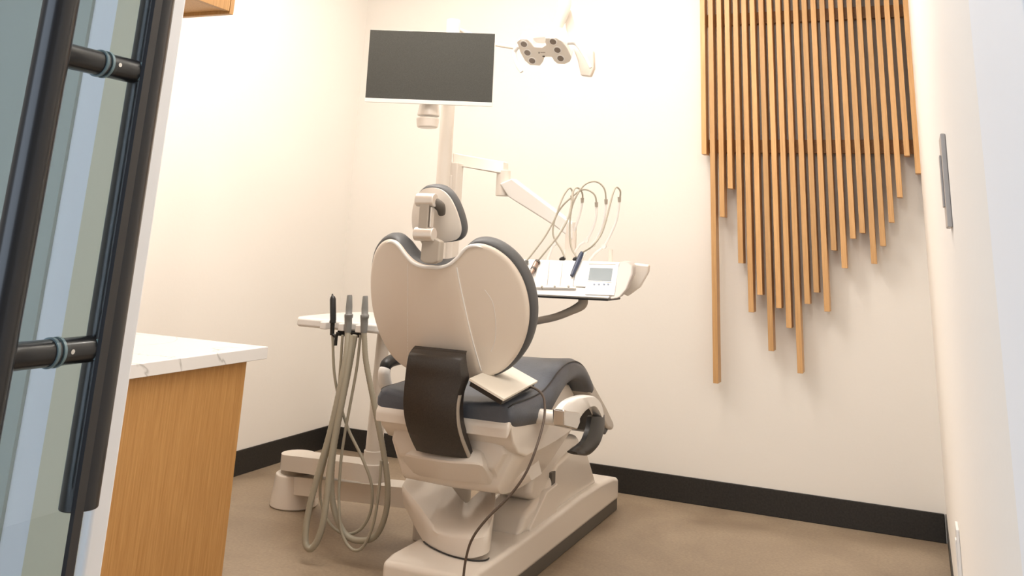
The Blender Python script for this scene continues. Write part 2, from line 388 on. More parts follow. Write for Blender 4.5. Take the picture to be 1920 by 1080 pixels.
# seat cushion: stations along y with rounded section
def cushion():
    #  y, ztop, zbot, halfwidth
    st = [(-1.765, .600, .570, .215), (-1.76, .618, .552, .236), (-1.73, .628, .545, .246), (-1.62, .630, .535, .249), (-1.5, .638, .528, .249), (-1.42, .658, .545, .248), (-1.34, .684, .580, .246), (-1.24, .700, .615, .243),
          (-1.13, .694, .622, .240), (-1.03, .664, .604, .235), (-.94, .618, .560, .228), (-.90, .590, .545, .222)]
    rows = []
    for y, zt, zb, hw in st:
        h = zt-zb; r = min(h*.45, .035); ring = []
        # dished seat: centre lower than the side bolsters
        dish = .018 if y < -1.3 else .01
        top = [(-1+2*k/12) for k in range(13)]
        for u in top:
            ring.append((XC+u*(hw-r), y, zt-dish*(1-u*u)))
        ring += [(XC+hw-r*.35, y, zt-r*.25), (XC+hw, y, zt-r*.9), (XC+hw, y, zb+r*.8), (XC+hw-r*.3, y, zb+r*.2), (XC+hw-r, y, zb)]
        ring += [(XC-hw+r, y, zb), (XC-hw+r*.3, y, zb+r*.2), (XC-hw, y, zb+r*.8), (XC-hw, y, zt-r*.9), (XC-hw+r*.35, y, zt-r*.25)]
        rows.append(ring)
    rings_mesh('seat_cushion', hull_rows(rows), M_cush, ch, sharp=60)
    # piping seam along the right and left edge
    sm = [s for s in st[1:]]
    for sg in (1, -1):
        tube('seam', [(XC+sg*(s[3]-.010), s[0], s[1]-.009) for s in sm], .0022, M_black, ch, seg=6, n=4)
cushion()
# foot plate at the end of the leg rest
fp = [(-.95, .610), (-.88, .585), (-.70, .475), (-.60, .405), (-.585, .385), (-.61, .372), (-.68, .392), (-.92, .545)]
prism('foot_plate', [(XC-.215, y, z) for y, z in fp], (.43, 0, 0), M_legplate, ch, bevel=.012, seg=3)
prism('foot_plate_edge', [(XC-.2, y, z) for y, z in ((-.90, .560), (-.70, .405), (-.62, .376), (-.66, .362), (-.74, .385), (-.90, .53))], (.4, 0, 0), M_black, ch, bevel=.006)
# white under-frame of the knee break
prism('leg_frame', [(XC-.16, y, z) for y, z in ((-1.5, .50), (-1.36, .57), (-1.24, .612), (-1.12, .615), (-1.0, .585), (-.93, .54), (-1.0, .52), (-1.2, .46), (-1.45, .43))], (.32, 0, 0), M_white, ch, bevel=.012)
XS = XC+.236
ts = [at(a, b, x=XS) for a, b in ((958, 806), (962, 832), (972, 851), (987, 857), (1004, 848), (1018, 826), (1034, 792), (1046, 768))]
ts = [(p.y, p.z) for p in ts] + [(-1.36, .60), (-1.45, .57), (-1.755, .58), (-1.772, .555), (-1.772, .52)]
prism('thigh_shell', [(XC-.236, y, z) for y, z in ts], (.472, 0, 0), M_white, ch, bevel=.016, seg=4)

# back rest -------------------------------------------------------
T = math.radians(20)
VB = Vector((0, -math.sin(T), math.cos(T))); NB = Vector((0, math.cos(T), math.sin(T))); P0 = Vector((XC-.018, -1.82, .886))
half = [(0, .136), (.03, .137), (.065, .148), (.095, .170), (.122, .197), (.147, .206), (.178, .202), (.213, .182), (.247, .145), (.272, .095), (.287, .035), (.290, -.03), (.278, -.095), (.250, -.155), (.205, -.203), (.155, -.226), (.10, -.236), (.05, -.238), (0, -.238)]
outline = half + [(-u, v) for u, v in half[-2:0:-1]]
def outl(L, n=5):
    r = smooth_ring([Vector((u, v, 0)) for u, v in L], n); return [(p.x, p.y) for p in r]
OUT = outl(outline)
def crease(v): return .088+.05*max(0, min(1, (.15-v)/.38))**1.2
def depth(u, v, plate=True):
    a = abs(u); c = crease(v)
    d = .085*(a/.29)**2
    if plate: d = .085*max(0, (a-c*.55))**1.6/(.29**1.6)*1.25 + (.0035 if a > c else .0035*max(0, min(1, (a-c+.004)/.004)))
    return d + .025*(max(0, -v-.02)/.22)**2*0.6
def B3(u, v, w): return P0 + Vector((u, 0, 0)) + VB*v + NB*w
# shell: radial grid
c0 = (0, -.03); rows = []
for s in [0.001]+[k/48 for k in range(1, 49)]:
    rows.append([B3(c0[0]+(u-c0[0])*s, c0[1]+(v-c0[1])*s, depth(c0[0]+(u-c0[0])*s, c0[1]+(v-c0[1])*s) + (.006 if s > .985 else 0)) for u, v in OUT])
rows.append([B3(u*.995, v*.995, depth(u, v)+.018) for u, v in OUT])
rows.append([B3(u*.5, v*.5, depth(u*.5, v*.5)+.02) for u, v in OUT])
shell = rings_mesh('back_shell', rows, M_shell, ch, sharp=60)
# thin bright tubes: the highlight along the creases put into the colour
for sg in (1, -1):
    tube('crease_highlight', [B3(sg*crease(v), v, depth(crease(v)+.001, v)-.0005) for v in [.135-.0375*k for k in range(10)]], .0024 if sg > 0 else .0012, M_bright, shell, seg=6, n=3)
tube('crease_highlight', [B3(u, v, depth(u, v)-.0002) for u, v in ((.170, .06), (.19, .02), (.195, -.04), (.188, -.10), (.172, -.14))], .0009, M_bright, shell, seg=6, n=5)
tube('shell_lip', [B3(u, v-.003, depth(u, v)-.001) for u, v in [(-.175, .198)]+[(-u, v) for u, v in half[5:0:-1]]+half[:6]+[(.175, .198)]], [.001]+[.0055]*11+[.001] if len(half[5:0:-1]+half[:6]) == 11 else .005, M_bright, shell, seg=10, n=4)  # turned shell edge; its highlight is put into the brighter plastic
# padding behind the shell, bulging past its outline
rows = []
def off(k, w, cw=1.0): return [B3(u*(1+k), v*(1+k*1.05)-.001, depth(u, v, False)*1.02+w) for u, v in OUT]
rows = [off(-.12, .012), off(.008, .012), off(.032, .018), off(.042, .034), off(.040, .052), off(.018, .068), off(-.06, .078), off(-.4, .085), off(-.95, .085)]
rings_mesh('back_cushion', rows, M_rim, ch, sharp=60)

# head rest -------------------------------------------------------
PH = Vector((1.512, -1.84, 1.168)); TH = math.radians(14)
VH = Vector((0, -math.sin(TH), math.cos(TH))); NH = Vector((0, math.cos(TH), math.sin(TH)))
hh = [(0, .092), (.035, .085), (.062, .060), (.080, .022), (.090, -.022), (.089, -.055), (.074, -.078), (.035, -.084), (0, -.085)]
HO_ = outl(hh + [(-u, v) for u, v in hh[-2:0:-1]])
def H3(u, v, w): return PH + Vector((u, 0, 0)) + VH*v + NH*w
def hd(u, v): return .035*(u/.094)**2 + .015*(v/.09)**2
rows = [[H3(u*s, v*s, hd(u*s, v*s)) for u, v in HO_] for s in [.001]+[k/16 for k in range(1, 17)]]
rows += [[H3(u*.99, v*.99, hd(u, v)+.012) for u, v in HO_], [H3(u*.5, v*.5, hd(u*.5, v*.5)+.014) for u, v in HO_]]
rings_mesh('headrest_shell', rows, M_white, ch, sharp=60)
rows = [[H3(u*k, v*k, hd(u, v)*min(1, k)+w_) for u, v in HO_] for k, w_ in ((.85, .008), (1.01, .008), (1.05, .014), (1.075, .028), (1.06, .042), (1.0, .052), (.8, .056), (.3, .052), (.02, .052))]
rings_mesh('headrest_cushion', rows, M_rim, ch, sharp=60)
ha = bpy.data.objects.new('headrest_arm', None); COL.objects.link(ha); ha.location = (XC, -1.93, 1.05); parent_to(ha, ch); ha.empty_display_size = .03
ca = at(799, 375, y=-1.90); cb = at(796, 439, y=-1.905); cc = at(805, 488, y=-1.90)
for nm, c, hwid in (('upper_joint', ca, .033), ('lower_joint', cb, .034)):
    j = cyl(nm, (c.x-hwid, c.y, c.z), (c.x+hwid, c.y, c.z), .0215, M_silver, ha, bevel=.003)
cl = at(800, 405, y=-1.90)
lk = box('link', cl.x-.021, cl.x+.013, -1.917, -1.885, cb.z, ca.z, M_taupe, ha, bevel=.004)
box('link_lever', cl.x+.017, cl.x+.022, -1.912, -1.892, cb.z+.022, ca.z-.022, M_silver, ha, bevel=.0015)
prism('socket_post', [(cb.x-.030, cb.y, cb.z-.008), (cb.x+.026, cb.y, cb.z-.008), (cc.x+.034, cc.y, cc.z+.06), (cc.x+.034, cc.y-.002, cc.z-.002), (cc.x+.015, cc.y-.006, cc.z-.010), (cc.x-.015, cc.y-.006, cc.z-.010), (cc.x-.034, cc.y-.002, cc.z-.002), (cc.x-.034, cc.y, cc.z+.05)], (0, .032, 0), M_taupe, ha, bevel=.006)
tube('headrest_bracket', [(ca.x+.020, -1.89, ca.z-.004), (ca.x+.036, -1.87, ca.z-.018), (ca.x+.034, -1.85, ca.z-.04)], [.016, .017, .012], M_trim, ha)

# dark bracket carrying the back rest
ctr = [(-1.815, .757), (-1.838, .745), (-1.845, .715), (-1.842, .68), (-1.843, .64), (-1.842, .60), (-1.832, .555), (-1.812, .515), (-1.785, .478), (-1.762, .452)]
def brow(i, y, z):
    wl = [.093, .097, .099, .103, .104, .104, .101, .097, .092, .088][i]; wr = [.093, .097, .101, .106, .094, .091, .092, .096, .101, .104][i]
    t = [.02, .03, .04, .045, .045, .045, .045, .045, .04, .03][i]
    front = [(XC-wl, y+.014, z), (XC-wl+.006, y+.004, z), (XC-wl*.5, y-.006, z-.0), (XC, y-.009, z), (XC+wr*.5, y-.006, z), (XC+wr-.006, y+.004, z), (XC+wr, y+.014, z)]
    return front + [(XC+wr, y+t, z+.008), (XC-wl, y+t, z+.008)]
rings_mesh('back_bracket', hull_rows([brow(i, y, z) for i, (y, z) in enumerate(ctr)]), M_brk, ch, sharp=40)
tube('bracket_edge', [(XC+[.096, .091, .092, .096, .101, .104][i]-.004, ctr[i+4][0]+.015, ctr[i+4][1]) for i in range(6)], .008, M_taupe, ch, flat=.7)

# arm rests
def armrest(sg, rot, label=None):
    X = XC + sg*.335
    piv = Vector((X, -1.40, .535)); A = math.radians(rot)
    g = bpy.data.objects.new('armrest', None); COL.objects.link(g); g.location = piv; parent_to(g, ch); g.empty_display_size = .03
    def q(p):
        d = p-piv; return Vector((piv.x, piv.y + d.y*math.cos(A)-d.z*math.sin(A), piv.z + d.y*math.sin(A)+d.z*math.cos(A)))
    outer = [(1053, 768), (1062, 757), (1075, 748), (1095, 742), (1113, 743), (1124, 754), (1129, 772), (1128, 782)]
    inner = [(1083, 797), (1087, 786), (1095, 774), (1104, 766), (1113, 764), (1119, 771), (1123, 778), (1125, 782)]
    XR = XC+.347
    o3 = catmull([at(a, b, x=XR) for a, b in outer], 4); i3 = catmull([at(a, b, x=XR) for a, b in inner], 4)
    hw = .018; rows = []
    for a, b in zip(o3, i3):
        a, b = q(a), q(b); m_ = a.lerp(b, .5)
        rows.append([a+Vector((-hw*.6, 0, 0)), a+Vector((hw*.6, 0, 0)), a.lerp(b, .12)+Vector((hw, 0, 0)), a.lerp(b, .88)+Vector((hw, 0, 0)), b+Vector((hw*.6, 0, 0)), b+Vector((-hw*.6, 0, 0)), a.lerp(b, .88)+Vector((-hw, 0, 0)), a.lerp(b, .12)+Vector((-hw, 0, 0))])
    rings_mesh('arch', rows, M_bright, g, sharp=50)
    bo = catmull([at(a, b, x=XR) for a, b in [(1135, 778), (1135, 800), (1130, 822), (1122, 838), (1106, 853), (1090, 854), (1080, 852)]], 4)
    bi = catmull([at(a, b, x=XR) for a, b in [(1111, 782), (1108, 800), (1105, 812), (1099, 827), (1090, 836), (1083, 841), (1078, 847)]], 4)
    rows = []
    for a, b in zip(bo, bi):
        a, b = q(a), q(b); hw = .017
        rows.append([a+Vector((-hw*.5, 0, 0)), a+Vector((hw*.5, 0, 0)), a.lerp(b, .25)+Vector((hw, 0, 0)), a.lerp(b, .75)+Vector((hw, 0, 0)), b+Vector((hw*.5, 0, 0)), b+Vector((-hw*.5, 0, 0)), a.lerp(b, .75)+Vector((-hw, 0, 0)), a.lerp(b, .25)+Vector((-hw, 0, 0))])
    rings_mesh('grip_pad', rows, M_black, g, sharp=50)
    cp = [at(a, b, x=XR) for a, b in [(1054, 768), (1083, 772), (1084, 792), (1078, 806), (1054, 800)]]
    cp = [q(p) for p in cp]
    prism('hinge_cap', [p+Vector((-.022, 0, 0)) for p in cp], (.042, 0, 0), M_chrome, g, bevel=.006)
    pc = q(at(1066, 787, x=XR))
    cyl('hinge_shaft', (XC+sg*.15, pc.y, pc.z), (X-sg*.03, pc.y, pc.z), .023, M_white, g, bevel=.002)
armrest(1, 0)
XL = 1.235
gl_ = bpy.data.objects.new('armrest', None); COL.objects.link(gl_); gl_.location = (XL, -1.4, .55); parent_to(gl_, ch); gl_.empty_display_size = .03
tube('arch', [at(a, b, x=XL) for a, b in ((775, 760), (752, 752), (732, 737), (722, 718), (720, 700), (722, 692))], [.022, .024, .024, .023, .022, .021], M_bright, gl_, seg=20)
tube('grip_pad', [at(a, b, x=XL) for a, b in ((722, 694), (724, 684), (735, 676), (755, 672), (780, 672))], [.019, .021, .021, .020, .015], M_black, gl_, seg=20)
cyl('hinge_shaft', (XL, -1.47, .56), (XC-.15, -1.47, .56), .024, M_white, gl_, bevel=.003)

# ================================================================== ASSISTANT UNIT (left of the chair)
au = empty('assistant_unit', (1.07, -1.33, 0), 'white assistant arm and tray on a jointed floor link, left of the dental chair', 'dental unit')
# foot block
blk = [at(a, b, y=-1.2) for a, b in ((502, 949), (511, 884), (512, 858), (525, 852))]
def slab(name, pts, z0, z1, m, bevel=.012, parent=au):
    return prism(name, [(x, y, z0) for x, y in pts], (0, 0, z1-z0), m, parent, bevel=bevel, seg=4)
def stadium(a, b, ra, rb, n=10):
    a, b = Vector(a), Vector(b); d = (b-a).normalized(); pr = Vector((-d.y, d.x)); out = []
    for k in range(n+1):
        t = math.pi*(k/n)+math.pi/2; out.append(a + d*math.cos(t)*ra + pr*math.sin(t)*ra)
    for k in range(n+1):
        t = math.pi*(k/n)-math.pi/2; out.append(b + d*math.cos(t)*rb + pr*math.sin(t)*rb)
    return [(p.x, p.y) for p in out]
K1, K2, K3 = (.500, -.985), (1.07, -1.33), (1.275, -1.28)
def slant(name, a, b, ra, rb, za, zb, th, m, bevel=.012):
    A, Bv = Vector(a), Vector(b); d = Bv-A; L_ = d.length; d.normalize(); bot_, top_ = [], []
    for x, y in stadium(a, b, ra, rb):
        t = max(0, min(1, (Vector((x, y))-A).dot(d)/L_)); z = za+(zb-za)*t
        bot_.append((x, y, z)); top_.append((x, y, z+th))
    bm = bmesh.new(); R0 = [bm.verts.new(p) for p in bot_]; R1 = [bm.verts.new(p) for p in top_]; n_ = len(R0)
    for k in range(n_): bm.faces.new([R0[k], R0[(k+1) % n_], R1[(k+1) % n_], R1[k]])
    bm.faces.new(R0[::-1]); bm.faces.new(R1); bmesh.ops.triangulate(bm, faces=[f for f in bm.faces if len(f.verts) > 4])
    return link(name, bm, m, au, sharp=40)
slant('upper_arm', K1, K2, .072, .058, .138, .235, .058, M_white)
bm = bmesh.new(); add_tube(bm, [(K1[0], K1[1], .001), (K1[0], K1[1], .124)], [.100, .086], seg=40, n=1); link('foot_drum', bm, M_white, au, bevel=.006)
cyl('joint_ring', (K1[0], K1[1], .122), (K1[0], K1[1], .142), .066, M_taupe, au)
slant('lower_arm', K1, K3, .055, .065, .050, .165, .066, M_white)
slab('chair_link', stadium((1.285, -1.28), (1.315, -1.15), .07, .07), .16, .255, M_white, .014)
c1 = at(690, 835, y=-1.33); c2 = at(712, 618, y=-1.33)
cyl('column', (K2[0], K2[1], .290), (K2[0], K2[1], .755), .034, M_white, au, r2=.023)
cyl('column_collar', (K2[0], K2[1], .290), (K2[0], K2[1], .335), .0375, M_white, au, bevel=.003)
tz = .752
tpx = [(.745, -1.44), (.735, -1.36), (.735, -1.12), (.80, -1.0), (1.13, -1.0), (1.14, -1.44), (1.12, -1.465), (.765, -1.465)]
tray = prism('tray', [(x, y, tz) for x, y in tpx], (0, 0, .034), M_bright, au, bevel=.010, seg=4)
for x in (.905, .985, 1.06):
    h_ = prism('holder_hook', [(x-.020, -1.462, tz+.002), (x+.020, -1.462, tz+.002), (x+.013, -1.500, tz+.002), (x-.013, -1.500, tz+.002)], (0, 0, .026), M_bright, au, bevel=.004)
box('hose_clamp', .955, 1.052, -1.475, -1.44, tz-.018, tz, M_black, au, bevel=.003)

def P3(L, y0, dy=0):
    out = []
    for i, (X, Y) in enumerate(L):
        out.append(at(480+X/2.037, 530+Y/2.037, y=y0+dy*math.sin(math.pi*i/(len(L)-1))))
    return out
def hand(label, prof, hose, r, y0, dy, ridged, m, tipm=None, cat='handpiece'):
    top = at(480+prof[0][0]/2.037, 530+prof[0][1]/2.037, y=y0)
    t = empty('suction_handpiece' if ridged else 'syringe_handpiece', top, label, cat, 'handpieces on the assistant tray')
    pts = [at(480+X/2.037, 530+Y/2.037, y=y0) for X, Y, _ in prof]
    tube('body', pts, [p[2] for p in prof], m, t, n=1, seg=20)
    L = P3(hose, y0, dy); n_ = 20 if ridged else 8
    tube('hose', L, r, M_hose, t, n=n_, ridged=.07 if ridged else 0, seg=12)
    return t
A_h = [(350, 188), (346, 260), (325, 380), (285, 560), (240, 720), (205, 850), (190, 940), (190, 1000), (212, 1014), (240, 970), (262, 880), (280, 720), (300, 590), (330, 430), (352, 300), (368, 200)]
B_h = [(412, 190), (418, 290), (438, 400), (462, 520), (485, 640), (502, 770), (495, 880), (458, 965), (400, 985), (345, 965), (305, 890), (288, 790), (295, 650), (325, 480), (355, 330), (378, 200)]
C_h = [(292, 200), (298, 340), (318, 450), (352, 560), (405, 670), (440, 770), (438, 870), (400, 940), (340, 960), (285, 925), (250, 850), (246, 760), (275, 640), (310, 450), (322, 320), (330, 200)]
D_h = [(398, 200), (385, 320), (362, 450), (338, 580), (322, 700), (316, 830), (326, 950), (362, 1015), (405, 1012), (445, 930), (468, 800), (478, 680)]
gr = [(357, 47, .0085), (357, 52, .0100), (355, 95, .0125), (354, 118, .0125), (354, 122, .0165), (353, 132, .0160), (352, 136, .0145), (352, 155, .0140), (350, 190, .0125)]
gr2 = [(417, 50, .0085), (417, 55, .0100), (415, 98, .0125), (415, 120, .0125), (415, 124, .0165), (414, 134, .0160), (413, 138, .0145), (413, 157, .0140), (411, 192, .0115)]
blk_ = [(291, 42, .002), (291, 50, .004), (292, 54, .0085), (293, 62, .0115), (294, 140, .0115), (292, 152, .0125), (292, 156, .0085), (290, 200, .008)]
hand('grey suction handpiece with ribbed hose, middle of the three on the assistant tray', gr, A_h, .0108, -1.50, -.05, True, M_hand)
hand('grey suction handpiece on the assistant tray, nearest the chair back', gr2, B_h, .0098, -1.50, .03, True, M_hand)
bh = hand('black syringe handpiece with thin hose, leftmost on the assistant tray', blk_, C_h, .0052, -1.50, .05, False, M_black)
tube('valve_arm', [at(480+X/2.037, 530+Y/2.037, y=-1.50) for X, Y in ((292, 198), (305, 205), (312, 190))], .006, M_black, bh, n=4)
tube('valve_cap', [at(480+X/2.037, 530+Y/2.037, y=-1.50) for X, Y in ((306, 205), (303, 240))], .006, M_black, bh, n=1)
dh = tube('supply_hose', P3(D_h, -1.49, 0), .0052, M_hose, seg=12)
tag(dh, 'thin grey supply hose looping below the assistant tray beside the chair', 'hose')
box_ = None

# ================================================================== POST, MONITOR, ARMS
PX, PY = 1.166, -1.10
post = empty('equipment_post', (PX, PY, 0), 'tall pale post rising behind the chair with a folded instrument arm', 'post')
cyl('pole', (PX, PY, .0), (PX, PY, 2.03), .030, M_white, post, bevel=.004)
q0 = at(856, 345, y=-1.05)
box('sleeve', q0.x-.019, q0.x+.019, -1.09, -1.03, 1.0, at(856, 288, y=-1.05).z-.04, M_white, post, bevel=.006)
box('sleeve_mount', PX, q0.x, -1.10, -1.06, 1.28, 1.36, M_white, post, bevel=.006)
a_ = [at(848, 286, y=-1.05), at(945, 303, y=-.98), at(945, 327, y=-.98), at(862, 312, y=-1.05), at(848, 312, y=-1.05)]
prism('upper_arm', [a_[0], a_[1], a_[2], a_[3], a_[4]], (0, .05, 0), M_white, post, bevel=.006)
j0 = at(943, 328, y=-.96); j1 = at(943, 368, y=-.96)
cyl('elbow', (j0.x, -.955, j1.z), (j0.x, -.955, j0.z+.02), .030, M_white, post, bevel=.004)
b_ = [at(935, 344, y=-.99), at(960, 334, y=-.99), at(1072, 418, y=-1.12), at(1072, 450, y=-1.12), at(1040, 425, y=-1.08), at(953, 370, y=-.99)]
prism('spring_arm', b_, (0, .045, 0), M_bright, post, bevel=.008)
b2 = at(1060, 425, y=-1.10)
cyl('lower_elbow', (b2.x+.02, -1.09, b2.z-.20), (b2.x+.02, -1.09, b2.z+.02), .022, M_white, post, bevel=.004)

# monitor: turned about the vertical, faces the doorway
mo = empty('monitor', at(805, 190, y=-1.42), 'flat monitor with blank dark screen and white lower bezel on the tall post', 'monitor')
TL, TR, BL, BR = at(702, 57, y=-1.40), at(929, 63, y=-1.25), at(685.5, 190, y=-1.44), at(922, 197, y=-1.29)
yw = math.radians(20)
Uc = Vector((math.cos(yw), math.sin(yw), 0)); 
# build a true rectangle from a centre, width and tilt
ctrm = at(806.5, 126.5, y=-1.38)
tl = math.radians(4); Vm = Vector((0, 0, 1))*math.cos(tl) + Vector((math.sin(yw), -math.cos(yw), 0))*math.sin(tl); Nm = Uc.cross(Vm)
def Mp(u, v, w): return ctrm + Uc*u + Vm*v - Nm*w
wd, ht = .257, .147
prism('housing', [Mp(u, v, .004) for u, v in ((-wd, -ht), (wd, -ht), (wd, ht), (-wd, ht))], Nm*-.022, M_bright, mo, bevel=.003)
prism('screen', [Mp(u, v, -.001) for u, v in ((-wd+.0015, -ht+.016), (wd-.0015, -ht+.016), (wd-.0015, ht-.0015), (-wd+.0015, ht-.0015))], Nm*-.005, M_screen, mo)
prism('lower_bezel', [Mp(u, v, -.003) for u, v in ((-wd, -ht), (wd, -ht), (wd, -ht+.0155), (-wd, -ht+.0155))], Nm*-.007, M_bright, mo, bevel=.001)
mk = at(808, 200, y=-1.31); 
bm = bmesh.new(); add_tube(bm, [at(805, 188, y=-1.31), at(803, 218, y=-1.31)], [.036, .046], seg=24, n=1); link('mount_neck', bm, M_white, mo, bevel=.005)
bm = bmesh.new(); add_tube(bm, [at(802, 221, y=-1.31), at(801, 240, y=-1.31)], [.047, .042], seg=24, n=1); link('mount_knuckle', bm, M_white, mo, bevel=.007)
mkp = at(802, 228, y=-1.31)
tube('mount_bar', [ctrm+Vector((0, .01, -.05)), (PX, PY-.02, ctrm.z-.05)], .022, M_white, mo, n=1)

# ================================================================== DENTAL LIGHT
li = empty('dental_light', at(1020, 60, y=-1.1), 'white six-lens dental operating light hanging at the top beside the monitor', 'dental light')
LY = -1.10
def C4(X, Y, y=LY): return at(660+X/3.376, Y/3.376, y=y)
TLt = math.radians(48); NL = Vector((0, -math.cos(TLt), -math.sin(TLt))); OL = C4(1200, 330)
def LP(X, Y, w=0):                      # the lamp head leans: its face looks forward and down
    d = fw + rt*((660+X/3.376-959.695)/F) - up*((Y/3.376-PCY)/F)
    return CAM + d*((OL-CAM).dot(NL)/d.dot(NL)) - NL*w
lobL = [(1040, 265), (1062, 248), (1108, 248), (1132, 272), (1150, 296), (1200, 300), (1225, 285), (1218, 262), (1222, 240), (1288, 238), (1330, 262), (1362, 310), (1388, 362), (1378, 392), (1345, 408), (1300, 406), (1278, 388), (1262, 362), (1215, 362), (1205, 395), (1188, 418), (1125, 414), (1092, 385), (1062, 330)]
prism('lamp_face', [LP(*p) for p in lobL], -NL*.022, mat('lamp_face_plastic', (.82, .77, .70), .4), li, bevel=.004)
hc = (1212, 325)
prism('housing', [LP(hc[0]+(X-hc[0])*.97, hc[1]+(Y-hc[1])*.95, .0221) for X, Y in lobL], -NL*.055, M_bright, li, bevel=.014, seg=4)
prism('housing_bridge', [LP(X, Y, .03) for X, Y in ((1120, 255), (1300, 245), (1330, 330), (1290, 372), (1130, 380), (1090, 330))], -NL*.06, M_bright, li, bevel=.014, seg=4)
for X, Y in ((1088, 278), (1110, 332), (1140, 383), (1272, 262), (1300, 315), (1320, 368)):
    c = LP(X, Y); 
    rr = cyl('lens_ring', c+NL*.002, c-NL*.004, .0175, M_bright, li, seg=24)
    cyl('lens', c+NL*.0035, c-NL*.003, .0135, M_lens, rr, seg=24)
prism('nameplate_mark', [LP(X, Y, -.0008) for X, Y in ((1180, 328), (1186, 328), (1186, 338), (1180, 338))], (0, .001, 0), M_trim, li)
prism('nameplate_mark', [LP(X, Y, -.0008) for X, Y in ((1192, 329), (1222, 329), (1222, 334), (1192, 334))], (0, .001, 0), M_taupe, li)
prism('sensor', [LP(X, Y, -.0008) for X, Y in ((1205, 352), (1220, 352), (1220, 360), (1205, 360))], (0, .001, 0), M_trim, li)
tube('handle', [LP(1050, 300, .01), C4(1028, 325, LY+.0), C4(1032, 370, LY-.0), C4(1050, 420, LY-.0), C4(1073, 456, LY-.0)], [.009, .010, .009, .009, .008], M_bright, li)
tube('handle', [LP(1360, 268), C4(1410, 268, LY-.02), C4(1440, 300, LY-.02), C4(1475, 360, LY-.02), C4(1510, 430, LY-.02)], [.011, .012, .009, .008, .006], M_bright, li)
prism('yoke', [C4(X, Y, LY+.09) for X, Y in ((1335, 40), (1388, 60), (1440, 215), (1525, 320), (1528, 430), (1505, 484), (1446, 478), (1425, 380), (1350, 180))], (0, .03, 0), M_white, li, bevel=.006)
tube('drop_arm', [C4(1345, -260, LY+.06), C4(1345, 30, LY+.06), C4(1290, 190, LY+.06)], [.028, .028, .022], M_white, li, n=4)
tube('boom', [(PX, PY+.05, 2.0), C4(900, 280, LY+.03), C4(1035, 302, LY+.0)], .009, M_white, li, n=1)
tube('ceiling_arm', [C4(1345, -260, LY+.06), C4(1345, -330, LY+.06), Vector((1.7, -.95, 2.6)), Vector((1.7, -.95, 2.699))], .028, M_white, li, n=3)

# ================================================================== DELIVERY UNIT
du = empty('delivery_unit', at(1080, 560, y=-1.22), 'white instrument delivery unit with small grey display, right of the chair back', 'dental unit')
def C5(X, Y, y): return at(960+X/3.6, 320+Y/3.6, y=y)
ybot, ytop = -1.34, -1.22
face = [C5(60, 598, ytop), C5(780, 618, ytop), C5(815, 640, ytop+.0), C5(800, 720, -1.26), C5(750, 830, ybot+.02), C5(660, 868, ybot), C5(60, 838, ybot)]
rows = []
front = [C5(40, 598, ytop), C5(735, 618, ytop), C5(660, 866, ybot), C5(40, 836, ybot)]
bd = bmesh.new()
fv = [bd.verts.new(p) for p in front]; bv = [bd.verts.new(p+Vector((0, .13, 0 if i < 2 else .05))) for i, p in enumerate(front)]
bd.faces.new(fv); bd.faces.new(bv[::-1])
for i in range(4): bd.faces.new([fv[i], bv[i], bv[(i+1) % 4], fv[(i+1) % 4]])
link('housing', bd, M_bright, du, bevel=.008, seg=3)
endc = [C5(722, 612, ytop-.002), C5(780, 618, ytop), C5(815, 645, ytop), C5(812, 700, -1.25), C5(770, 800, -1.31), C5(720, 860, ybot), C5(655, 872, ybot-.002)]
prism('end_cap', endc, (0, .05, .004), mat('grey_cap', (.52, .48, .45), .4), du, bevel=.007, seg=3)
fn = ((front[1]-front[0]).cross(front[3]-front[0])).normalized()
if fn.y > 0: fn = -fn
def onface(X, Y, lift=0):
    # point of the slanted front face under a photo point
    d = fw + rt*((960+X/3.6-959.695)/F) - up*((320+Y/3.6-PCY)/F)
    t = (front[0]-CAM).dot(fn)/d.dot(fn); return CAM + d*t + fn*lift
def facepart(name, quad, th, m, bevel=0, lift=0, parent=du):
    return prism(name, [onface(X, Y, lift) for X, Y in quad], fn*th, m, parent, bevel=bevel)
facepart('control_panel', [(505, 625), (722, 628), (690, 845), (492, 838)], .003, M_bright, .001)
sp = facepart('display_bezel', [(520, 655), (688, 660), (676, 760), (508, 752)], .0045, M_bright, .0008)
facepart('display', [(528, 662), (682, 667), (670, 752), (515, 745)], .0055, M_lcd, 0, parent=sp)
facepart('panel_slot', [(520, 632), (700, 636), (699, 640), (520, 637)], .004, M_taupe)
for X in (555, 587, 622, 650):
    c = onface(X, 772); cyl('button', c, c+fn*.0058, .0034, M_btn, du, seg=16)
for k in range(4):
    x0 = 150+k*88
    facepart('holder_tray', [(x0+25, 612), (x0+105, 614), (x0+85, 790), (x0, 786)], .006, M_bright, .003)
facepart('front_bar', [(160, 786), (436, 794), (430, 806), (158, 800)], .010, M_bright, .002)
for X in (205, 292, 385):
    c = onface(X, 796, .0); cyl('bar_peg', c, c+fn*.014, .004, M_taupe, du, seg=12)
prism('underside_strip', [C5(60, 838, ybot-.001), C5(650, 866, ybot-.001), C5(645, 880, ybot-.001), C5(60, 850, ybot-.001)], (0, .15, 0), M_black, du, bevel=.001)
# cream side tray behind the end cap
prism('side_tray', [C5(815, 628, -1.14), C5(920, 640, -1.14), C5(915, 690, -1.14), C5(860, 790, -1.14), C5(780, 850, -1.14), C5(740, 830, -1.14)], (0, .03, .004), M_white, du, bevel=.006)
tube('support_arm', [C5(480, 862, -1.27), C5(470, 905, -1.27), C5(400, 945, -1.27), C5(300, 985, -1.26), C5(200, 1008, -1.24), C5(60, 1030, -1.2), C5(-200, 1060, -1.15)], [.018, .018, .014, .013, .013, .013, .013], M_taupe, du, n=6)
c = C5(665, 560, -1.1); cyl('rear_peg', c-Vector((0, 0, .04)), c+Vector((0, 0, .015)), .008, M_white, du)
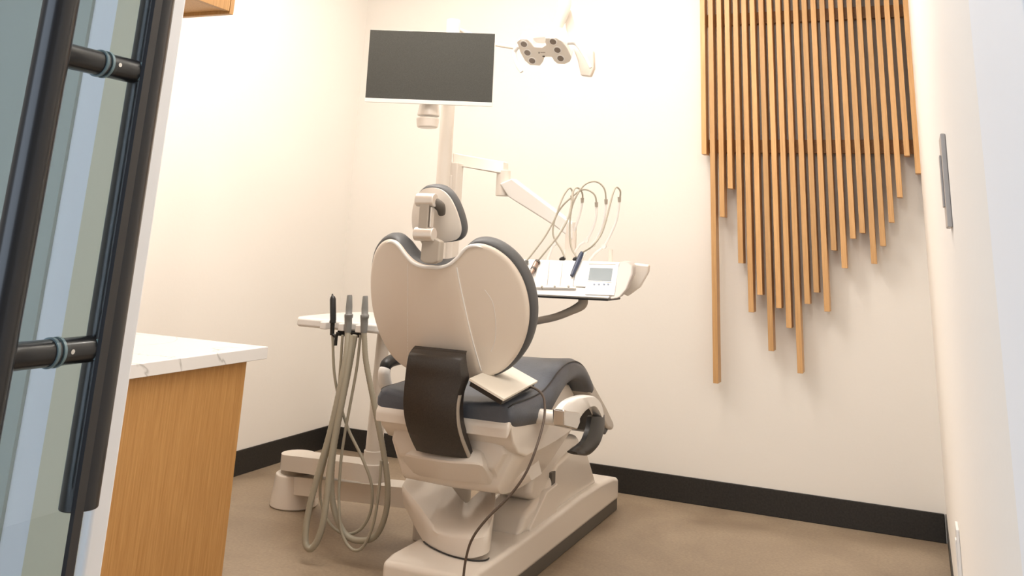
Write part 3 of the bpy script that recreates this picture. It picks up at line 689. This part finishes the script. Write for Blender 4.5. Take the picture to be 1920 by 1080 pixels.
# whip arms: slim sprung arms that hold the hoses up
whips = [[(405, 190), (385, 290), (330, 400), (285, 490), (255, 560), (235, 610)],
         [(475, 205), (455, 300), (420, 400), (390, 470), (365, 530), (340, 600)],
         [(570, 235), (565, 320), (540, 400), (500, 470), (450, 510), (400, 590)],
         [(635, 215), (620, 320), (590, 420), (545, 500), (500, 550), (460, 605)],
         [(725, 200), (705, 330), (665, 430), (620, 510), (560, 560), (520, 610)]]
for wp_ in whips:
    L = [C5(X, Y, -1.10) for X, Y in wp_]
    tube('whip_arm', L, .0048, M_bright, du, n=6, seg=10)
    cyl('whip_joint', L[3]-Vector((0, .006, 0)), L[3]+Vector((0, .006, 0)), .009, M_bright, du, seg=16)
    tube('whip_clip', [L[0]+Vector((0, -.004, .012)), L[0]+Vector((0, -.002, -.006))], [.007, .006], M_taupe, du, n=1, seg=10)
hoses = [([(405, 190), (410, 150), (388, 118), (352, 160), (320, 235), (285, 330), (225, 440), (160, 530), (105, 600)], -1.24),
         ([(475, 205), (472, 150), (440, 115), (412, 140), (400, 230), (375, 330), (310, 440), (230, 540), (175, 630)], -1.26),
         ([(570, 235), (560, 170), (520, 135), (470, 130), (400, 180), (330, 250), (285, 340), (278, 440), (330, 530), (345, 595)], -1.2),
         ([(635, 215), (625, 130), (590, 85), (545, 73), (490, 95), (440, 160), (400, 260), (388, 400), (400, 520), (430, 598)], -1.2),
         ([(725, 200), (730, 140), (705, 112), (685, 140), (660, 230), (635, 330), (600, 430), (540, 510), (475, 580)], -1.26)]
hp = [('dark handpiece, leftmost on the delivery unit beside the chair back', [(100, 605, .007), (92, 630, .0085), (75, 655, .006)], M_hand),
      ('bronze and silver handpiece lying on the delivery unit beside the chair back', [(180, 628, .008), (165, 650, .010), (145, 690, .009), (128, 720, .006)], M_bronze),
      ('short black handpiece, left one of two behind the delivery unit edge', [(355, 588, .007), (335, 600, .009), (325, 606, .008)], M_black),
      ('short black handpiece beside the navy one on the delivery unit', [(440, 590, .007), (425, 600, .009), (418, 608, .008)], M_black),
      ('long navy handpiece lying next to the display of the delivery unit', [(478, 572, .007), (465, 600, .0095), (430, 680, .009), (408, 728, .0065)], M_navy)]
for (L, y1), (lab, pr, m_) in zip(hoses, hp):
    t = empty('instrument_handpiece', C5(pr[0][0], pr[0][1], y1), lab, 'handpiece', 'handpieces on the delivery unit')
    long_ = len(pr) == 4
    if long_: pp = [onface(X, Y, .014) for X, Y, _ in pr]
    else: pp = [C5(X, Y, y1) for X, Y, _ in pr]
    tube('body', pp, [q[2] for q in pr], m_, t, n=3, seg=16)
    if m_ is M_bronze:
        for X, Y in ((176, 636), (150, 682)):
            c = onface(X, Y, .014); d_ = (pp[-1]-pp[0]).normalized()*.004
            cyl('ring', c-d_, c+d_, .0108, M_trim, t, seg=20)
    k = len(L); pts = [C5(X, Y, -1.10+(y1+1.10)*(i/(k-1))) for i, (X, Y) in enumerate(L)]; pts[-1] = pp[0]
    tube('hose', pts, .0034, M_cable, t, n=6, seg=8)

# ================================================================== folder on the seat and cord
fo = empty('folder', (1.68, -1.55, .64), 'cream flat folder with dark underside lying on the charcoal seat', 'folder')
cA = at(945, 748, z=.655); cB = at(1008, 715, z=.655); cC = at(888, 715, z=.655)
eu = (cB-cA).normalized(); ev = (cC-cA).normalized(); ev = (ev - eu*ev.dot(eu)).normalized()
cA = at(945, 748, z=.652); cB = at(1008, 714, z=.662); cC = at(888, 714, z=.688)
eu = cB-cA; ev = (cC-cA)*1.15; en = eu.cross(ev).normalized(); en = en if en.z > 0 else -en
def quad(h, g=0):
    a_, b_ = eu.normalized()*g, ev.normalized()*g
    return [p+en*h for p in (cA-a_-b_, cB+a_-b_, cB+a_+b_+ev, cA-a_+b_+ev)]
prism('cover', quad(-.007), en*.007, M_cream, fo, bevel=.0008)
prism('underside', quad(-.022, -.006), en*.0145, M_black, fo, bevel=.001)
cord = [(985, 726, -1.55), (1000, 727, -1.62), (1015, 738, -1.68), (1021, 756, -1.70), (1019, 790, -1.74), (1005, 840, -1.80), (985, 888, -1.83), (955, 930, -1.85), (915, 970, -1.87), (888, 1005, -1.88), (875, 1040, -1.88), (868, 1090, -1.88)]
cp_ = [at(a, b, y=c) for a, b, c in cord]
cp_ += [Vector((cp_[-1].x+.005, -1.89, .03)), Vector((cp_[-1].x+.03, -1.95, .006)), Vector((cp_[-1].x+.12, -2.1, .006))]
tag(tube('cord', cp_, .0038, M_cord, n=6, seg=10), 'thin brown cord running from the seat down past the chair base', 'cord')
